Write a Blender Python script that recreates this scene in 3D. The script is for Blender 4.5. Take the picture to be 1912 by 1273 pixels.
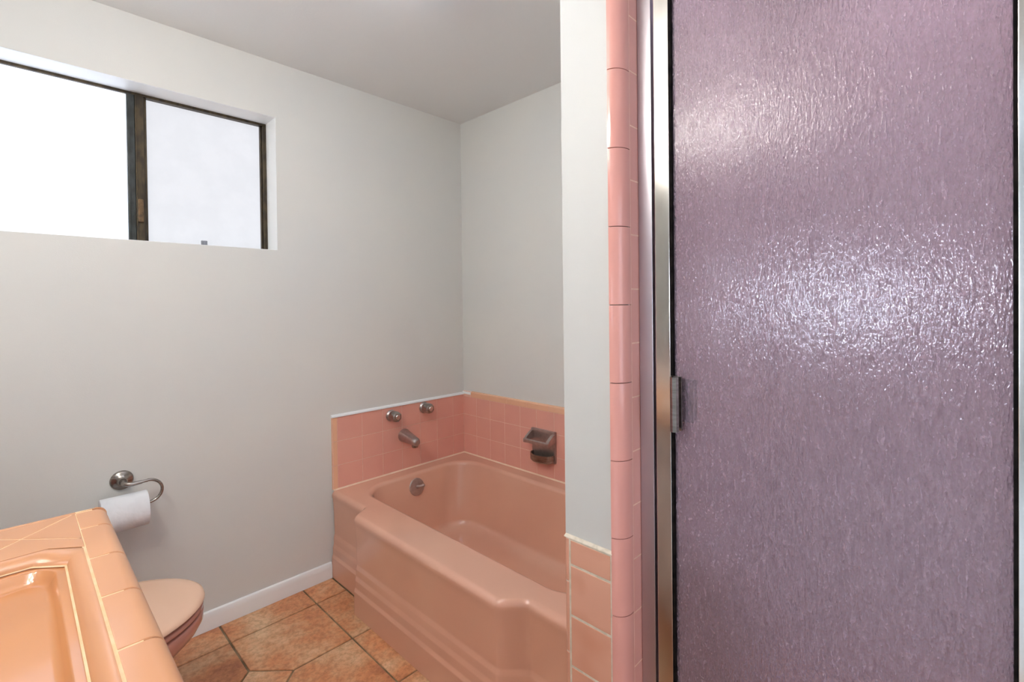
import bpy, bmesh, math, random
from mathutils import Vector, Matrix
random.seed(7)
R = math.radians
PI = math.pi
C = bpy.context.scene.collection
for o in list(bpy.data.objects):
    bpy.data.objects.remove(o)

# ------------------------------------------------------------------ camera
CAMZ = 1.32
yaw, pit, rol = R(45.8592), R(0.5847), R(-0.6709)
fwd = Vector((math.sin(yaw)*math.cos(pit), math.cos(yaw)*math.cos(pit), -math.sin(pit)))
r0 = Vector((math.cos(yaw), -math.sin(yaw), 0))
u0 = r0.cross(fwd)
rt = r0*math.cos(rol) + u0*math.sin(rol)
up = -r0*math.sin(rol) + u0*math.cos(rol)
cd = bpy.data.cameras.new('camera')
cam = bpy.data.objects.new('camera', cd)
C.objects.link(cam)
cam.matrix_world = Matrix(((rt.x, up.x, -fwd.x, 0), (rt.y, up.y, -fwd.y, 0), (rt.z, up.z, -fwd.z, CAMZ), (0, 0, 0, 1)))
cd.sensor_width = 36
cd.lens = 902.054/1912*36
cd.shift_y = -(636.5-578.485)/1912
cd.clip_start = 0.01
bpy.context.scene.camera = cam

# ------------------------------------------------------------------ world and exposure
w = bpy.data.worlds.new('world')
bpy.context.scene.world = w
w.use_nodes = True
bg = w.node_tree.nodes['Background']
bg.inputs[0].default_value = (.85, .92, 1, 1)
bg.inputs[1].default_value = 1.0
vs = bpy.context.scene.view_settings
vs.view_transform = 'Standard'
vs.look = 'None'
vs.exposure = 1.2
vs.gamma = 1

WIN = .85        # emission of the frosted window panes
BULB = 52.0      # emission of the vanity bulbs
ROOM2_ADDED = 52.0      # unseen window added in the next room for light and glass reflection
CEIL_FILL = 8.0      # out-of-view ceiling lamp added as fill
FRONT_FILL = 0.9     # fill window added behind the camera
SHOW_FILL = 1.05      # fill panel added above the shower

# ------------------------------------------------------------------ materials
def srgb(r, g, b):
    f = lambda c: (c/255/12.92) if c/255 <= .04045 else ((c/255+.055)/1.055)**2.4
    return (f(r), f(g), f(b), 1)

def mat(name, col, rough=.5, metal=0, coat=0, spec=.5, noise=None, bump=None, emit=None, trans=0, ior=1.5, tilevar=0):
    m = bpy.data.materials.new(name)
    m.use_nodes = True
    nt = m.node_tree
    b = nt.nodes['Principled BSDF']
    b.inputs['Base Color'].default_value = col
    b.inputs['Roughness'].default_value = rough
    b.inputs['Metallic'].default_value = metal
    b.inputs['Coat Weight'].default_value = coat
    b.inputs['Coat Roughness'].default_value = .05
    b.inputs['Specular IOR Level'].default_value = spec
    b.inputs['Transmission Weight'].default_value = trans
    b.inputs['IOR'].default_value = ior
    tc = nt.nodes.new('ShaderNodeTexCoord')
    out = None
    if noise:   # (scale vector, colour2, detail, lo, hi)
        mp = nt.nodes.new('ShaderNodeMapping'); mp.inputs['Scale'].default_value = noise[0]
        nt.links.new(tc.outputs['Object'], mp.inputs[0])
        n = nt.nodes.new('ShaderNodeTexNoise'); n.inputs['Scale'].default_value = 1
        n.inputs['Detail'].default_value = noise[2]
        nt.links.new(mp.outputs[0], n.inputs['Vector'])
        rp = nt.nodes.new('ShaderNodeMapRange')
        rp.inputs[1].default_value = noise[3]; rp.inputs[2].default_value = noise[4]
        nt.links.new(n.outputs[0], rp.inputs[0])
        mx = nt.nodes.new('ShaderNodeMix'); mx.data_type = 'RGBA'
        mx.inputs[6].default_value = col; mx.inputs[7].default_value = noise[1]
        nt.links.new(rp.outputs[0], mx.inputs[0])
        out = mx.outputs[2]
    if tilevar:
        at = nt.nodes.new('ShaderNodeAttribute'); at.attribute_name = 'tv'
        hs = nt.nodes.new('ShaderNodeHueSaturation')
        mr = nt.nodes.new('ShaderNodeMapRange')
        mr.inputs[3].default_value = 1-tilevar; mr.inputs[4].default_value = 1+tilevar
        nt.links.new(at.outputs['Fac'], mr.inputs[0])
        nt.links.new(mr.outputs[0], hs.inputs['Value'])
        if out: nt.links.new(out, hs.inputs['Color'])
        else: hs.inputs['Color'].default_value = col
        out = hs.outputs[0]
    if out: nt.links.new(out, b.inputs['Base Color'])
    if bump:    # (scale vector, strength, distance, detail)
        mp = nt.nodes.new('ShaderNodeMapping'); mp.inputs['Scale'].default_value = bump[0]
        nt.links.new(tc.outputs['Object'], mp.inputs[0])
        n = nt.nodes.new('ShaderNodeTexNoise'); n.inputs['Scale'].default_value = 1
        n.inputs['Detail'].default_value = bump[3]
        nt.links.new(mp.outputs[0], n.inputs['Vector'])
        bp = nt.nodes.new('ShaderNodeBump')
        bp.inputs['Strength'].default_value = bump[1]; bp.inputs['Distance'].default_value = bump[2]
        nt.links.new(n.outputs[0], bp.inputs['Height'])
        nt.links.new(bp.outputs[0], b.inputs['Normal'])
    if emit:
        b.inputs['Emission Color'].default_value = emit[0]
        b.inputs['Emission Strength'].default_value = emit[1]
    return m

M = {}
M['wall'] = mat('wall_paint', srgb(226, 225, 219), .62, bump=((260, 260, 420), .12, .002, 2), noise=((2, 2, 2), srgb(222, 222, 218), 3, .35, .65))
M['ceiling'] = mat('ceiling_paint', srgb(236, 238, 237), .8, bump=((120, 120, 120), .15, .002, 2))
M['white'] = mat('white_gloss_paint', srgb(250, 251, 250), .35, noise=((6, 6, 6), srgb(246, 247, 246), 3, .4, .6))
M['post'] = mat('post_paint', srgb(214, 215, 213), .5, bump=((200, 200, 80), .1, .002, 2))
M['pink'] = mat('pink_wall_tile', srgb(238, 174, 156), .12, coat=.3, noise=((5, 5, 5), srgb(235, 170, 154), 2, .4, .6), tilevar=.012)
M['jambpink'] = mat('pink_jamb_tile', srgb(234, 170, 158), .12, coat=.3, noise=((5, 5, 5), srgb(230, 166, 155), 2, .4, .6), tilevar=.015)
M['peach'] = mat('peach_trim_tile', srgb(228, 172, 148), .14, coat=.3, noise=((6, 6, 6), srgb(216, 156, 130), 2, .4, .6), tilevar=.015)
M['peachlight'] = mat('light_peach_trim_tile', srgb(243, 192, 156), .14, coat=.3, noise=((6, 6, 6), srgb(240, 188, 154), 2, .4, .6), tilevar=.015)
M['tub'] = mat('salmon_enamel', srgb(228, 176, 151), .13, coat=.4, noise=((3, 3, 3), srgb(225, 172, 148), 2, .4, .6))
M['counter'] = mat('peach_counter_tile', srgb(219, 158, 114), .24, coat=.12, noise=((5, 5, 5), srgb(215, 154, 111), 2, .4, .6), tilevar=.015)
M['sink'] = mat('orange_porcelain', srgb(210, 144, 94), .14, coat=.25, noise=((4, 4, 4), srgb(206, 140, 91), 2, .4, .6))
M['groutpeach'] = mat('peach_grout', srgb(248, 208, 166), .7, noise=((40, 40, 40), srgb(242, 196, 148), 3, .4, .6))
M['groutpink'] = mat('pink_grout', srgb(240, 196, 176), .8, noise=((60, 60, 60), srgb(232, 186, 166), 3, .4, .6))
M['groutwhite'] = mat('cream_grout', srgb(226, 214, 196), .8, noise=((60, 60, 60), srgb(210, 198, 178), 3, .4, .6))
M['caulk'] = mat('cream_caulk', srgb(246, 216, 188), .5, noise=((30, 30, 30), srgb(240, 208, 180), 3, .4, .6))
M['toilet'] = mat('toilet_ceramic', srgb(206, 148, 132), .12, coat=.4, noise=((3, 3, 3), srgb(195, 136, 120), 2, .4, .6))
M['lid'] = mat('toilet_lid_plastic', srgb(238, 196, 168), .25, coat=.2, noise=((3, 3, 3), srgb(234, 192, 164), 2, .4, .6))
M['nickel'] = mat('brushed_nickel', srgb(170, 164, 158), .26, 1, noise=((30, 30, 200), srgb(150, 143, 137), 3, .4, .6))
M['bronze_chrome'] = mat('aged_chrome', srgb(190, 178, 174), .34, .9, noise=((50, 50, 50), srgb(178, 165, 160), 4, .4, .65))
M['chrome'] = mat('polished_chrome', srgb(222, 220, 216), .17, 1, noise=((8, 8, 3), srgb(204, 200, 194), 3, .4, .6))
M['satin'] = mat('satin_aluminium', srgb(196, 192, 198), .34, 1, noise=((8, 8, 3), srgb(186, 182, 188), 3, .4, .6))
M['gasket'] = mat('black_gasket', srgb(14, 12, 11), .9, spec=.1, noise=((40, 40, 40), srgb(30, 26, 24), 2, .4, .6))
M['alu'] = mat('bronze_window_frame', srgb(62, 54, 44), .4, .7, noise=((60, 60, 20), srgb(84, 72, 54), 4, .4, .6))
M['alu2'] = mat('grey_window_frame', srgb(70, 72, 70), .4, .6, noise=((60, 60, 20), srgb(55, 56, 52), 4, .4, .6))
M['latch'] = mat('latch_metal', srgb(120, 96, 70), .35, .8, noise=((60, 60, 60), srgb(90, 74, 56), 3, .4, .6))
M['latchgrey'] = mat('grey_plastic', srgb(140, 142, 150), .4, noise=((60, 60, 60), srgb(128, 130, 138), 3, .4, .6))
M['pane'] = mat('frosted_pane', srgb(130, 132, 134), .3, emit=(srgb(226, 238, 255), WIN), noise=((9, 9, 9), srgb(124, 126, 128), 3, .4, .6))
M['pane2'] = mat('double_frosted_pane', srgb(120, 121, 123), .75, emit=(srgb(246, 248, 255), WIN*.38), noise=((9, 9, 9), srgb(112, 113, 115), 3, .4, .6))
M['daylight'] = mat('added_daylight_pane', srgb(230, 235, 240), .3, emit=(srgb(222, 234, 255), ROOM2_ADDED), noise=((9, 9, 9), srgb(225, 230, 235), 3, .4, .6))
M['fill_pane3'] = mat('fill_pane_front', srgb(230, 235, 240), .3, emit=(srgb(225, 236, 255), FRONT_FILL), noise=((9, 9, 9), srgb(225, 230, 235), 3, .4, .6))
M['bulb'] = mat('warm_bulb', srgb(250, 240, 220), .3, emit=(srgb(255, 251, 246), BULB), noise=((9, 9, 9), srgb(245, 236, 218), 3, .4, .6))
M['diffuser'] = mat('fill_lamp_diffuser', srgb(245, 245, 240), .3, emit=(srgb(222, 235, 255), CEIL_FILL), noise=((9, 9, 9), srgb(240, 240, 236), 3, .4, .6))
M['diffuser2'] = mat('shower_fill_diffuser', srgb(245, 245, 240), .3, emit=(srgb(232, 225, 255), SHOW_FILL), noise=((9, 9, 9), srgb(240, 240, 236), 3, .4, .6))
M['paper'] = mat('tissue_paper', srgb(236, 237, 240), .85, bump=((60, 25, 60), .35, .004, 3), noise=((20, 20, 20), srgb(230, 231, 234), 3, .4, .6))
M['card'] = mat('cardboard', srgb(176, 150, 120), .8, noise=((40, 40, 40), srgb(160, 134, 104), 3, .4, .6))
M['cabinet'] = mat('cabinet_paint', srgb(240, 236, 228), .4, noise=((6, 6, 6), srgb(222, 216, 206), 3, .4, .6))
M['mirror'] = mat('mirror_glass', srgb(235, 238, 238), .01, 1, noise=((2, 2, 2), srgb(232, 236, 236), 1, .4, .6))
M['soap'] = mat('soap_residue', srgb(90, 92, 66), .3, .3, noise=((70, 70, 70), srgb(150, 150, 104), 4, .4, .6))
M['groutfloor'] = mat('olive_floor_grout', srgb(150, 128, 98), .9, noise=((14, 14, 14), srgb(112, 92, 66), 4, .4, .6))
M['shower_tile'] = mat('shower_pink_tile', srgb(216, 186, 186), .3, coat=.2, noise=((5, 5, 5), srgb(212, 180, 184), 2, .4, .6), tilevar=.015)

# terracotta floor tiles: mottled orange and sandy patches with fine speckle
m = bpy.data.materials.new('terracotta_tile'); m.use_nodes = True; nt = m.node_tree
b = nt.nodes['Principled BSDF']; b.inputs['Roughness'].default_value = .42
tc = nt.nodes.new('ShaderNodeTexCoord'); at = nt.nodes.new('ShaderNodeAttribute'); at.attribute_name = 'tv'
ofs = nt.nodes.new('ShaderNodeVectorMath'); ofs.operation = 'ADD'
sc = nt.nodes.new('ShaderNodeVectorMath'); sc.operation = 'SCALE'; sc.inputs[0].default_value = (17, 31, 5)
nt.links.new(at.outputs['Fac'], sc.inputs['Scale']); nt.links.new(tc.outputs['Object'], ofs.inputs[0]); nt.links.new(sc.outputs[0], ofs.inputs[1])
n1 = nt.nodes.new('ShaderNodeTexNoise'); n1.inputs['Scale'].default_value = 5.5; n1.inputs['Detail'].default_value = 6; n1.inputs['Roughness'].default_value = .62
n2 = nt.nodes.new('ShaderNodeTexNoise'); n2.inputs['Scale'].default_value = 60; n2.inputs['Detail'].default_value = 5; n2.inputs['Roughness'].default_value = .7
nt.links.new(ofs.outputs[0], n1.inputs['Vector']); nt.links.new(ofs.outputs[0], n2.inputs['Vector'])
cr = nt.nodes.new('ShaderNodeValToRGB'); e = cr.color_ramp.elements
e[0].position = .32; e[0].color = srgb(176, 112, 80)
e[1].position = .70; e[1].color = srgb(222, 186, 148)
x = e.new(.44); x.color = srgb(208, 142, 98)
x = e.new(.56); x.color = srgb(212, 162, 122)
nt.links.new(n1.outputs[0], cr.inputs[0])
mx = nt.nodes.new('ShaderNodeMix'); mx.data_type = 'RGBA'; mx.blend_type = 'MULTIPLY'; mx.inputs[0].default_value = 1
c2 = nt.nodes.new('ShaderNodeValToRGB'); e = c2.color_ramp.elements
e[0].position = .36; e[0].color = (.72, .66, .6, 1); e[1].position = .58; e[1].color = (1, 1, 1, 1)
nt.links.new(n2.outputs[0], c2.inputs[0]); nt.links.new(cr.outputs[0], mx.inputs[6]); nt.links.new(c2.outputs[0], mx.inputs[7])
hs = nt.nodes.new('ShaderNodeHueSaturation'); mr = nt.nodes.new('ShaderNodeMapRange'); mr.inputs[3].default_value = 1.0; mr.inputs[4].default_value = 1.2
nt.links.new(at.outputs['Fac'], mr.inputs[0]); nt.links.new(mr.outputs[0], hs.inputs['Value']); nt.links.new(mx.outputs[2], hs.inputs['Color'])
nt.links.new(hs.outputs[0], b.inputs['Base Color'])
bp = nt.nodes.new('ShaderNodeBump'); bp.inputs['Strength'].default_value = .25; bp.inputs['Distance'].default_value = .003
nt.links.new(n1.outputs[0], bp.inputs['Height']); nt.links.new(bp.outputs[0], b.inputs['Normal'])
M['terracotta'] = m

# obscure shower glass: vertical rain ripples
m = bpy.data.materials.new('rain_glass'); m.use_nodes = True; nt = m.node_tree
b = nt.nodes['Principled BSDF']
b.inputs['Base Color'].default_value = (.96, .92, .95, 1)
b.inputs['Transmission Weight'].default_value = 1
b.inputs['Roughness'].default_value = .10
b.inputs['IOR'].default_value = 1.5
tc = nt.nodes.new('ShaderNodeTexCoord')
mp = nt.nodes.new('ShaderNodeMapping'); mp.inputs['Scale'].default_value = (170, 170, 38)
nt.links.new(tc.outputs['Object'], mp.inputs[0])
n1 = nt.nodes.new('ShaderNodeTexNoise'); n1.inputs['Scale'].default_value = 1; n1.inputs['Detail'].default_value = 1.5; n1.inputs['Distortion'].default_value = .8
nt.links.new(mp.outputs[0], n1.inputs['Vector'])
mp2 = nt.nodes.new('ShaderNodeMapping'); mp2.inputs['Scale'].default_value = (330, 330, 160)
nt.links.new(tc.outputs['Object'], mp2.inputs[0])
n2 = nt.nodes.new('ShaderNodeTexNoise'); n2.inputs['Scale'].default_value = 1; n2.inputs['Detail'].default_value = 1
nt.links.new(mp2.outputs[0], n2.inputs['Vector'])
ad = nt.nodes.new('ShaderNodeMath'); ad.operation = 'MULTIPLY_ADD'; ad.inputs[1].default_value = .9
nt.links.new(n2.outputs[0], ad.inputs[0]); nt.links.new(n1.outputs[0], ad.inputs[2])
bp = nt.nodes.new('ShaderNodeBump'); bp.inputs['Strength'].default_value = 1.0; bp.inputs['Distance'].default_value = .0007
nt.links.new(ad.outputs[0], bp.inputs['Height']); nt.links.new(bp.outputs[0], b.inputs['Normal'])
df = nt.nodes.new('ShaderNodeBsdfDiffuse'); df.inputs[0].default_value = srgb(192, 167, 180)
b2 = nt.nodes.new('ShaderNodeBump'); b2.inputs['Strength'].default_value = 1.0; b2.inputs['Distance'].default_value = .0045
nt.links.new(ad.outputs[0], b2.inputs['Height']); nt.links.new(b2.outputs[0], df.inputs['Normal'])
ms = nt.nodes.new('ShaderNodeMixShader'); ms.inputs[0].default_value = .28
fr_ = nt.nodes.new('ShaderNodeMapRange'); fr_.inputs[1].default_value = .62; fr_.inputs[2].default_value = 1.25; fr_.inputs[3].default_value = .18; fr_.inputs[4].default_value = .46
nt.links.new(ad.outputs[0], fr_.inputs[0]); nt.links.new(fr_.outputs[0], ms.inputs[0])
nt.links.new(b.outputs[0], ms.inputs[1]); nt.links.new(df.outputs[0], ms.inputs[2])
nt.links.new(ms.outputs[0], nt.nodes['Material Output'].inputs[0])
M['rain'] = m

# ------------------------------------------------------------------ mesh helpers
def link(name, bm, mats, parent=None, smooth=None, weld=False):
    if weld: bmesh.ops.remove_doubles(bm, verts=bm.verts, dist=1e-6)
    bmesh.ops.recalc_face_normals(bm, faces=bm.faces)
    me = bpy.data.meshes.new(name)
    bm.to_mesh(me); bm.free()
    if not isinstance(mats, (list, tuple)): mats = [mats]
    for mm in mats: me.materials.append(mm)
    if smooth:
        for p in me.polygons: p.use_smooth = True
        me.set_sharp_from_angle(angle=R(smooth))
    o = bpy.data.objects.new(name, me); C.objects.link(o)
    if smooth:
        wn = o.modifiers.new('weighted_normal', 'WEIGHTED_NORMAL'); wn.keep_sharp = True; wn.weight = 50
    if parent: o.parent = parent; o.matrix_parent_inverse = parent.matrix_world.inverted()
    return o

def thing(name, label, cat, loc=(0, 0, 0), group=None):
    o = bpy.data.objects.new(name, None); C.objects.link(o)
    o.empty_display_size = .05
    o.matrix_world = Matrix.Translation(loc)
    o['label'] = label; o['category'] = cat
    if group: o['group'] = group
    return o

def tag(o, label, cat, group=None):
    o['label'] = label; o['category'] = cat
    if group: o['group'] = group
    return o

def struct(o, label=None):
    o['kind'] = 'structure'
    if label: o['label'] = label
    return o

def box(bm, x0, x1, y0, y1, z0, z1, bev=0, seg=2, mi=0):
    t = bmesh.new()
    vs_ = [t.verts.new((x, y, z)) for x in (x0, x1) for y in (y0, y1) for z in (z0, z1)]
    for f in ((0, 1, 3, 2), (4, 6, 7, 5), (0, 4, 5, 1), (2, 3, 7, 6), (0, 2, 6, 4), (1, 5, 7, 3)):
        t.faces.new([vs_[i] for i in f])
    bmesh.ops.recalc_face_normals(t, faces=t.faces)
    if bev: bmesh.ops.bevel(t, geom=list(t.edges), offset=bev, segments=seg, profile=.5, affect='EDGES')
    merge(bm, t, mi)

def merge(bm, t, mi=0, mtx=None):
    mp_ = {}
    for v in t.verts: mp_[v] = bm.verts.new(mtx @ v.co if mtx else v.co)
    for f in t.faces:
        try:
            nf = bm.faces.new([mp_[v] for v in f.verts]); nf.material_index = mi; nf.smooth = f.smooth
        except ValueError: pass
    t.free()

def rings(bm, rs, close=True, cap0=False, cap1=False, mi=0, loopring=False):
    """rs: list of rings (lists of points); quads between successive rings"""
    V = [[bm.verts.new(p) for p in r_] for r_ in rs]
    n = len(V[0])
    seq = list(zip(V, V[1:])) + ([(V[-1], V[0])] if loopring else [])
    for a_, b_ in seq:
        for i in range(n if close else n-1):
            j = (i+1) % n
            f = bm.faces.new((a_[i], a_[j], b_[j], b_[i])); f.material_index = mi
    if cap0: f = bm.faces.new(list(reversed(V[0]))); f.material_index = mi
    if cap1: f = bm.faces.new(V[-1]); f.material_index = mi
    return V

def lathe(bm, prof, origin, axis, n=40, mi=0, cap0=True, cap1=True):
    """prof: list of (radius, distance along axis)"""
    ax = Vector(axis).normalized()
    a_ = ax.orthogonal().normalized(); b_ = ax.cross(a_)
    O_ = Vector(origin)
    rs = [[O_ + ax*d + (a_*math.cos(2*PI*i/n) + b_*math.sin(2*PI*i/n))*r_ for i in range(n)] for r_, d in prof]
    rings(bm, rs, cap0=cap0, cap1=cap1, mi=mi)

def tube(bm, pts, rad, n=14, mi=0, caps=True):
    pts = [Vector(p) for p in pts]
    rads = rad if isinstance(rad, (list, tuple)) else [rad]*len(pts)
    rs = []; prev = None
    for i, p in enumerate(pts):
        d = (pts[min(i+1, len(pts)-1)] - pts[max(i-1, 0)]).normalized()
        if prev is None: a_ = d.orthogonal().normalized()
        else: a_ = (prev - d*prev.dot(d)).normalized()
        prev = a_; b_ = d.cross(a_)
        rs.append([p + (a_*math.cos(2*PI*k/n) + b_*math.sin(2*PI*k/n))*rads[i] for k in range(n)])
    rings(bm, rs, cap0=caps, cap1=caps, mi=mi)

def inset(poly, d):
    """offset a ccw polygon inwards by d"""
    n = len(poly); out = []
    for i in range(n):
        p0, p1, p2 = Vector(poly[i-1]), Vector(poly[i]), Vector(poly[(i+1) % n])
        e1 = (p1-p0).normalized(); e2 = (p2-p1).normalized()
        n1_ = Vector((-e1.y, e1.x)); n2_ = Vector((-e2.y, e2.x))
        k = 1 + n1_.dot(n2_)
        out.append(p1 + (n1_+n2_)*(d/max(k, .3)))
    return out

def tile_layer(name):
    pass

def tile(bm, poly, f, gap=.0015, h=.004, bev=.0025, mi=0, tv=None):
    """raised cushion-edged tile; poly in 2D ccw, f maps (u, v, height) to 3D"""
    lay = bm.faces.layers.float.get('tvf') or bm.faces.layers.float.new('tvf')
    base = inset(poly, gap)
    prof = [(0, 0), (0, h-bev), (bev*.3, h-bev*.3), (bev, h)]
    rs = [[Vector(f(p.x, p.y, hh)) for p in inset(base, ins)] if ins else [Vector(f(p.x, p.y, hh)) for p in base] for ins, hh in prof]
    k = len(bm.faces)
    V = rings(bm, rs, cap1=True, mi=mi)
    t_ = random.random() if tv is None else tv
    bm.faces.ensure_lookup_table()
    for i in range(k, len(bm.faces)): bm.faces[i][lay] = t_

def finish_tiles(name, bm, mats, parent=None, smooth=35):
    lay = bm.faces.layers.float.get('tvf')
    bm.faces.ensure_lookup_table()
    bmesh.ops.recalc_face_normals(bm, faces=bm.faces)
    vals = [f[lay] for f in bm.faces] if lay else None
    if lay: bm.faces.layers.float.remove(lay)
    me = bpy.data.meshes.new(name); bm.to_mesh(me); bm.free()
    for mm in mats: me.materials.append(mm)
    if vals:
        a_ = me.attributes.new('tv', 'FLOAT', 'FACE')
        a_.data.foreach_set('value', vals)
    for p in me.polygons: p.use_smooth = True
    me.set_sharp_from_angle(angle=R(smooth))
    o = bpy.data.objects.new(name, me); C.objects.link(o)
    if smooth:
        wn = o.modifiers.new('weighted_normal', 'WEIGHTED_NORMAL'); wn.keep_sharp = True; wn.weight = 50
    if parent: o.parent = parent; o.matrix_parent_inverse = parent.matrix_world.inverted()
    return o

def rect(u0_, v0_, u1_, v1_): return [(u0_, v0_), (u1_, v0_), (u1_, v1_), (u0_, v1_)]

# ------------------------------------------------------------------ room dimensions
YA = 2.283; XB = 1.918; XC = -.42; ZC = 2.428; XS = .90
TP = .1187
ZT = .4224                      # tub rim
WX1, WZ0, WZ1 = .835, 1.5796, 2.179   # window opening
WX0 = -.36

# ------------------------------------------------------------------ floor
bm = bmesh.new()
box(bm, XC-.02, XB+.1, -1.6, YA+.02, -.06, -.0045, mi=1)
ff = lambda u, v, h: (u, v, -.0075+h)
def fp(poly): tile(bm, poly, ff, gap=.0035, h=.0075, bev=.003)
P = .345; FX = [.575 - P*3 + P*i for i in range(5)]      # ... up to .92
YR = 2.128
ROW = [YR - .328*i for i in range(0, 12)]
cut = .115
ncol = 4
dots = set()
for i in range(0, ncol):
    for j in range(1, 11):
        if (i % 2 == 1) and (j % 2 == 1): dots.add((i, j))
for i in range(3):
    x0_, x1_ = FX[0]+P*i, FX[0]+P*(i+1)
xs = [XC, .575-2*P, .575-P, .575, .92]
for i in range(len(xs)-1):
    for j in range(len(ROW)-1):
        x0_, x1_, y1_, y0_ = xs[i], xs[i+1], ROW[j], ROW[j+1]
        if x1_-x0_ < .02: continue
        def isdot(ii, jj): return 0 < ii < 4 and jj > 0 and ((ii-3) % 2 == 0) and (jj % 2 == 1)
        poly = []
        # ccw: ll, lr, ur, ul
        if isdot(i, j+1): poly += [(x0_, y0_+cut), (x0_+cut, y0_)]
        else: poly.append((x0_, y0_))
        if isdot(i+1, j+1): poly += [(x1_-cut, y0_), (x1_, y0_+cut)]
        else: poly.append((x1_, y0_))
        if isdot(i+1, j): poly += [(x1_, y1_-cut), (x1_-cut, y1_)]
        else: poly.append((x1_, y1_))
        if isdot(i, j): poly += [(x0_+cut, y1_), (x0_, y1_-cut)]
        else: poly.append((x0_, y1_))
        fp(poly)
        if isdot(i+1, j+1): fp([(x1_, y0_-cut), (x1_+cut, y0_), (x1_, y0_+cut), (x1_-cut, y0_)])
for i in range(len(xs)-1):
    fp(rect(xs[i], YR, xs[i+1], YA-.004))
fp(rect(.92, YR, 1.062, YA-.004))
yy = YR
while yy > .75:
    fp(rect(.92, max(yy-.328, .70), 1.062, yy)); yy -= .328
floor = finish_tiles('floor', bm, [M['terracotta'], M['groutfloor']])
struct(floor, 'terracotta floor tiles with clipped corners and olive grout')

# ------------------------------------------------------------------ ceiling, walls
bm = bmesh.new(); box(bm, XC-.1, XB+.1, -1.6, YA+.14, ZC, ZC+.08)
struct(link('ceiling', bm, M['ceiling']), 'plain off-white painted ceiling')

bm = bmesh.new()     # window wall with its opening
for (a0, a1, z0, z1) in ((XC-.1, WX0, 0, ZC), (WX1, XB+.1, 0, ZC), (WX0, WX1, 0, WZ0), (WX0, WX1, WZ1, ZC)):
    box(bm, a0, a1, YA, YA+.14, z0, z1)
wall_back = struct(link('wall_back', bm, M['wall']), 'off-white wall with the high sliding window')
bm = bmesh.new(); box(bm, XB, XB+.1, -1.6, YA, 0, ZC)
wall_right = struct(link('wall_right', bm, M['wall']), 'off-white wall along the long side of the tub')
bm = bmesh.new()     # left wall with the doorway to the next room
for (y0, y1, z0, z1) in ((-1.6, -.35, 0, ZC), (.62, YA, 0, ZC), (-.35, .62, 2.1, ZC)):
    box(bm, XC-.1, XC, y0, y1, z0, z1)
wall_left = struct(link('wall_left', bm, M['wall']), 'off-white wall behind the vanity with a doorway')
bm = bmesh.new(); box(bm, XC-.1, XB+.1, -1.7, -1.6, 0, ZC)
struct(link('wall_front', bm, M['wall']), 'off-white wall behind the camera')
bm = bmesh.new()     # stub wall between tub and shower (round tile nose sits on its corner)
box(bm, XS, XB, .577, .705, 0, ZC, bev=0)
box(bm, XS+.033, XB, .551, .577, 0, ZC)
stub = struct(link('wall_partition', bm, M['post']), 'narrow white end of the wall between tub and shower')
bm = bmesh.new(); box(bm, .965, 1.09, -1.6, -.075, 0, ZC)
struct(link('wall_shower_side', bm, M['wall']), 'wall on the hinge side of the shower')

# next room seen only through reflections
bm = bmesh.new()
box(bm, -3.3, XC-.1, -1.7, 2.6, -.06, 0)
struct(link('floor_next_room', bm, M['ceiling']))
bm = bmesh.new(); box(bm, -3.3, XC-.1, -1.7, 2.6, ZC, ZC+.08); struct(link('ceiling_next_room', bm, M['ceiling']))
bm = bmesh.new()
box(bm, -3.3, XC-.1, -1.8, -1.7, 0, ZC); box(bm, -3.3, XC-.1, 2.6, 2.7, 0, ZC)
w2y0, w2y1, w2z0, w2z1 = .66, 1.10, 1.04, 1.60
for (y0, y1, z0, z1) in ((-1.7, w2y0, 0, ZC), (w2y1, 2.6, 0, ZC), (w2y0, w2y1, 0, w2z0), (w2y0, w2y1, w2z1, ZC)):
    box(bm, -3.4, -3.3, y0, y1, z0, z1)
struct(link('wall_next_room', bm, M['wall']))
added_win2 = thing('added_window_2', 'unseen window added in the next room', 'window', (-3.35, .76, 1.3)); del added_win2['category']; struct(added_win2)  # unseen window, added for room brightness and the bright patch in the glass
bm = bmesh.new(); box(bm, -3.36, -3.35, w2y0, w2y1, w2z0, w2z1); link('window_pane', bm, M['daylight'], added_win2)
bm = bmesh.new()
for (y0, y1, z0, z1) in ((w2y0, w2y0+.03, w2z0, w2z1), (w2y1-.03, w2y1, w2z0, w2z1), (w2y0+.03, w2y1-.03, w2z0, w2z0+.03), (w2y0+.03, w2y1-.03, w2z1-.03, w2z1)):
    box(bm, -3.35, -3.31, y0, y1, z0, z1)
link('window_frame', bm, M['white'], added_win2)

# unseen window added behind the camera to fill the room with light
fill_win3 = thing('fill_window_3', 'fill window added behind the camera', 'window', (.3, -1.6, 1.1)); del fill_win3['category']; struct(fill_win3)
bm = bmesh.new(); box(bm, -.28, .85, -1.594, -1.588, .62, 2.02); link('window_pane', bm, M['fill_pane3'], fill_win3)
bm = bmesh.new()
for (a0, a1, z0, z1) in ((-.33, -.28, .57, 2.07), (.85, .90, .57, 2.07), (-.28, .85, .57, .62), (-.28, .85, 2.02, 2.07)): box(bm, a0, a1, -1.5995, -1.57, z0, z1, bev=.003)
link('window_frame', bm, M['white'], fill_win3, smooth=30)

# doorway casing
bm = bmesh.new()
for (y0, y1, z0, z1) in ((-.41, -.35, 0, 2.16), (.62, .68, 0, 2.16), (-.35, .62, 2.10, 2.16)):
    box(bm, XC-.0, XC+.015, y0, y1, z0, z1, bev=.004)
struct(link('trim_1', bm, M['white'], smooth=30), 'white casing round the doorway')

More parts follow.
